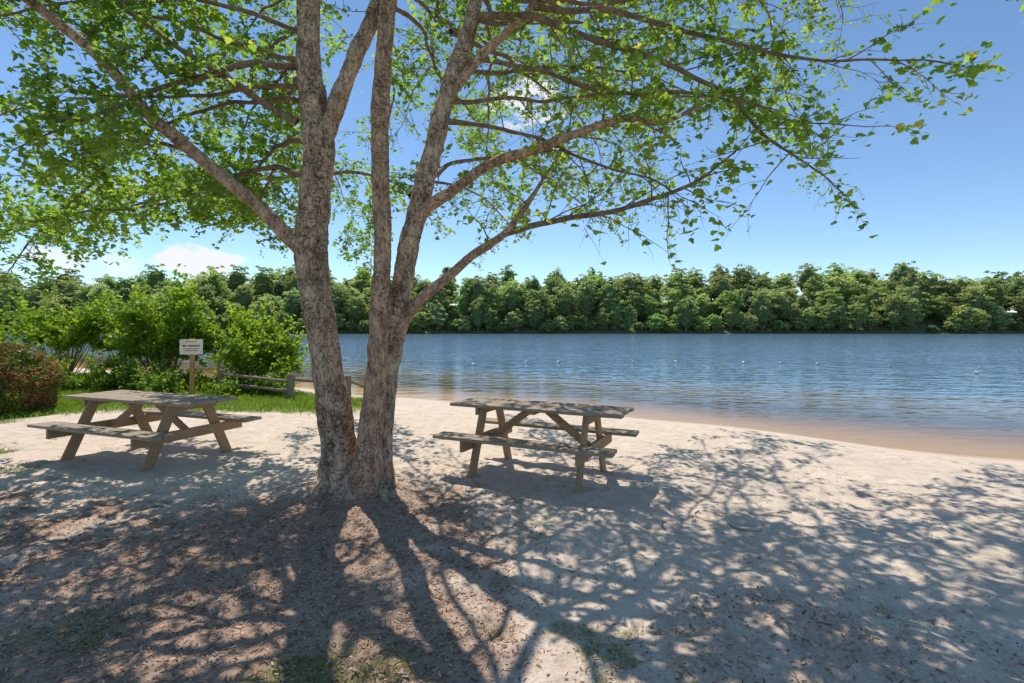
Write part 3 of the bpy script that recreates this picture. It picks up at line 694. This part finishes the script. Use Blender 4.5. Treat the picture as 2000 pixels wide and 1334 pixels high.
def cloud(c,sc,thr,amp):
    s=N('ShaderNodeVectorMath',operation='SUBTRACT'); nt.links.new(tc.outputs['Generated'],s.inputs[0]); v=Vector(c).normalized(); s.inputs[1].default_value=v
    m=N('ShaderNodeVectorMath',operation='MULTIPLY'); nt.links.new(s.outputs[0],m.inputs[0]); m.inputs[1].default_value=sc
    l=N('ShaderNodeVectorMath',operation='LENGTH'); nt.links.new(m.outputs[0],l.inputs[0])
    mr=N('ShaderNodeMapRange',interpolation_type='SMOOTHSTEP'); nt.links.new(l.outputs['Value'],mr.inputs[0]); mr.inputs[1].default_value=1; mr.inputs[2].default_value=.1; mr.inputs[3].default_value=0; mr.inputs[4].default_value=1
    mp=N('ShaderNodeMapping'); mp.inputs['Scale'].default_value=(1,1,1.9); nt.links.new(tc.outputs['Generated'],mp.inputs[0])
    no=N('ShaderNodeTexNoise'); no.inputs['Scale'].default_value=18; no.inputs['Detail'].default_value=8; no.inputs['Roughness'].default_value=.6; nt.links.new(mp.outputs[0],no.inputs['Vector'])
    a=N('ShaderNodeMath',operation='MULTIPLY_ADD'); nt.links.new(mr.outputs[0],a.inputs[0]); a.inputs[1].default_value=.45; nt.links.new(no.outputs['Fac'],a.inputs[2])
    r=N('ShaderNodeMapRange',interpolation_type='SMOOTHSTEP'); nt.links.new(a.outputs[0],r.inputs[0]); r.inputs[1].default_value=thr; r.inputs[2].default_value=thr+.15; r.inputs[3].default_value=0; r.inputs[4].default_value=amp
    return r.outputs[0]
cl=[cloud((-.61,1,.128),(7,7,22),.70,1),cloud((-.89,1,.14),(10,10,26),.79,.8),cloud((.03,1,.44),(7,7,10),.80,.9),cloud((-.76,1,.125),(14,14,26),.76,.6)]
cur=cl[0]
for c in cl[1:]:
    m=N('ShaderNodeMath',operation='MAXIMUM'); nt.links.new(cur,m.inputs[0]); nt.links.new(c,m.inputs[1]); cur=m.outputs[0]
mx=N('ShaderNodeMix',data_type='RGBA'); nt.links.new(cur,mx.inputs[0]); nt.links.new(hs.outputs[0],mx.inputs[6]); mx.inputs[7].default_value=(6.2,6.4,6.7,1)
nt.links.new(mx.outputs[2],bg.inputs[0]); bg.inputs[1].default_value=.15; nt.links.new(bg.outputs[0],out.inputs[0])
sd=bpy.data.lights.new('Sun','SUN'); sd.energy=4.9; sd.angle=R(.42); sd.color=(1,.93,.83)
so=bpy.data.objects.new('Sun',sd); COL.objects.link(so)
dirv=Vector((hx*math.cos(SUN_EL),hy*math.cos(SUN_EL),math.sin(SUN_EL)))
so.rotation_euler=dirv.to_track_quat('Z','Y').to_euler(); so.location=(0,0,30)
cam=bpy.data.cameras.new('Camera'); co=bpy.data.objects.new('Camera',cam); COL.objects.link(co)
co.location=(0,0,1.6); co.rotation_euler=(R(90),0,0); cam.lens=18; cam.sensor_width=36; cam.shift_y=-.0125; cam.clip_end=5000; cam.clip_start=.05
scene.camera=co
scene.view_settings.view_transform='Standard'; scene.view_settings.look='None'; scene.view_settings.exposure=0
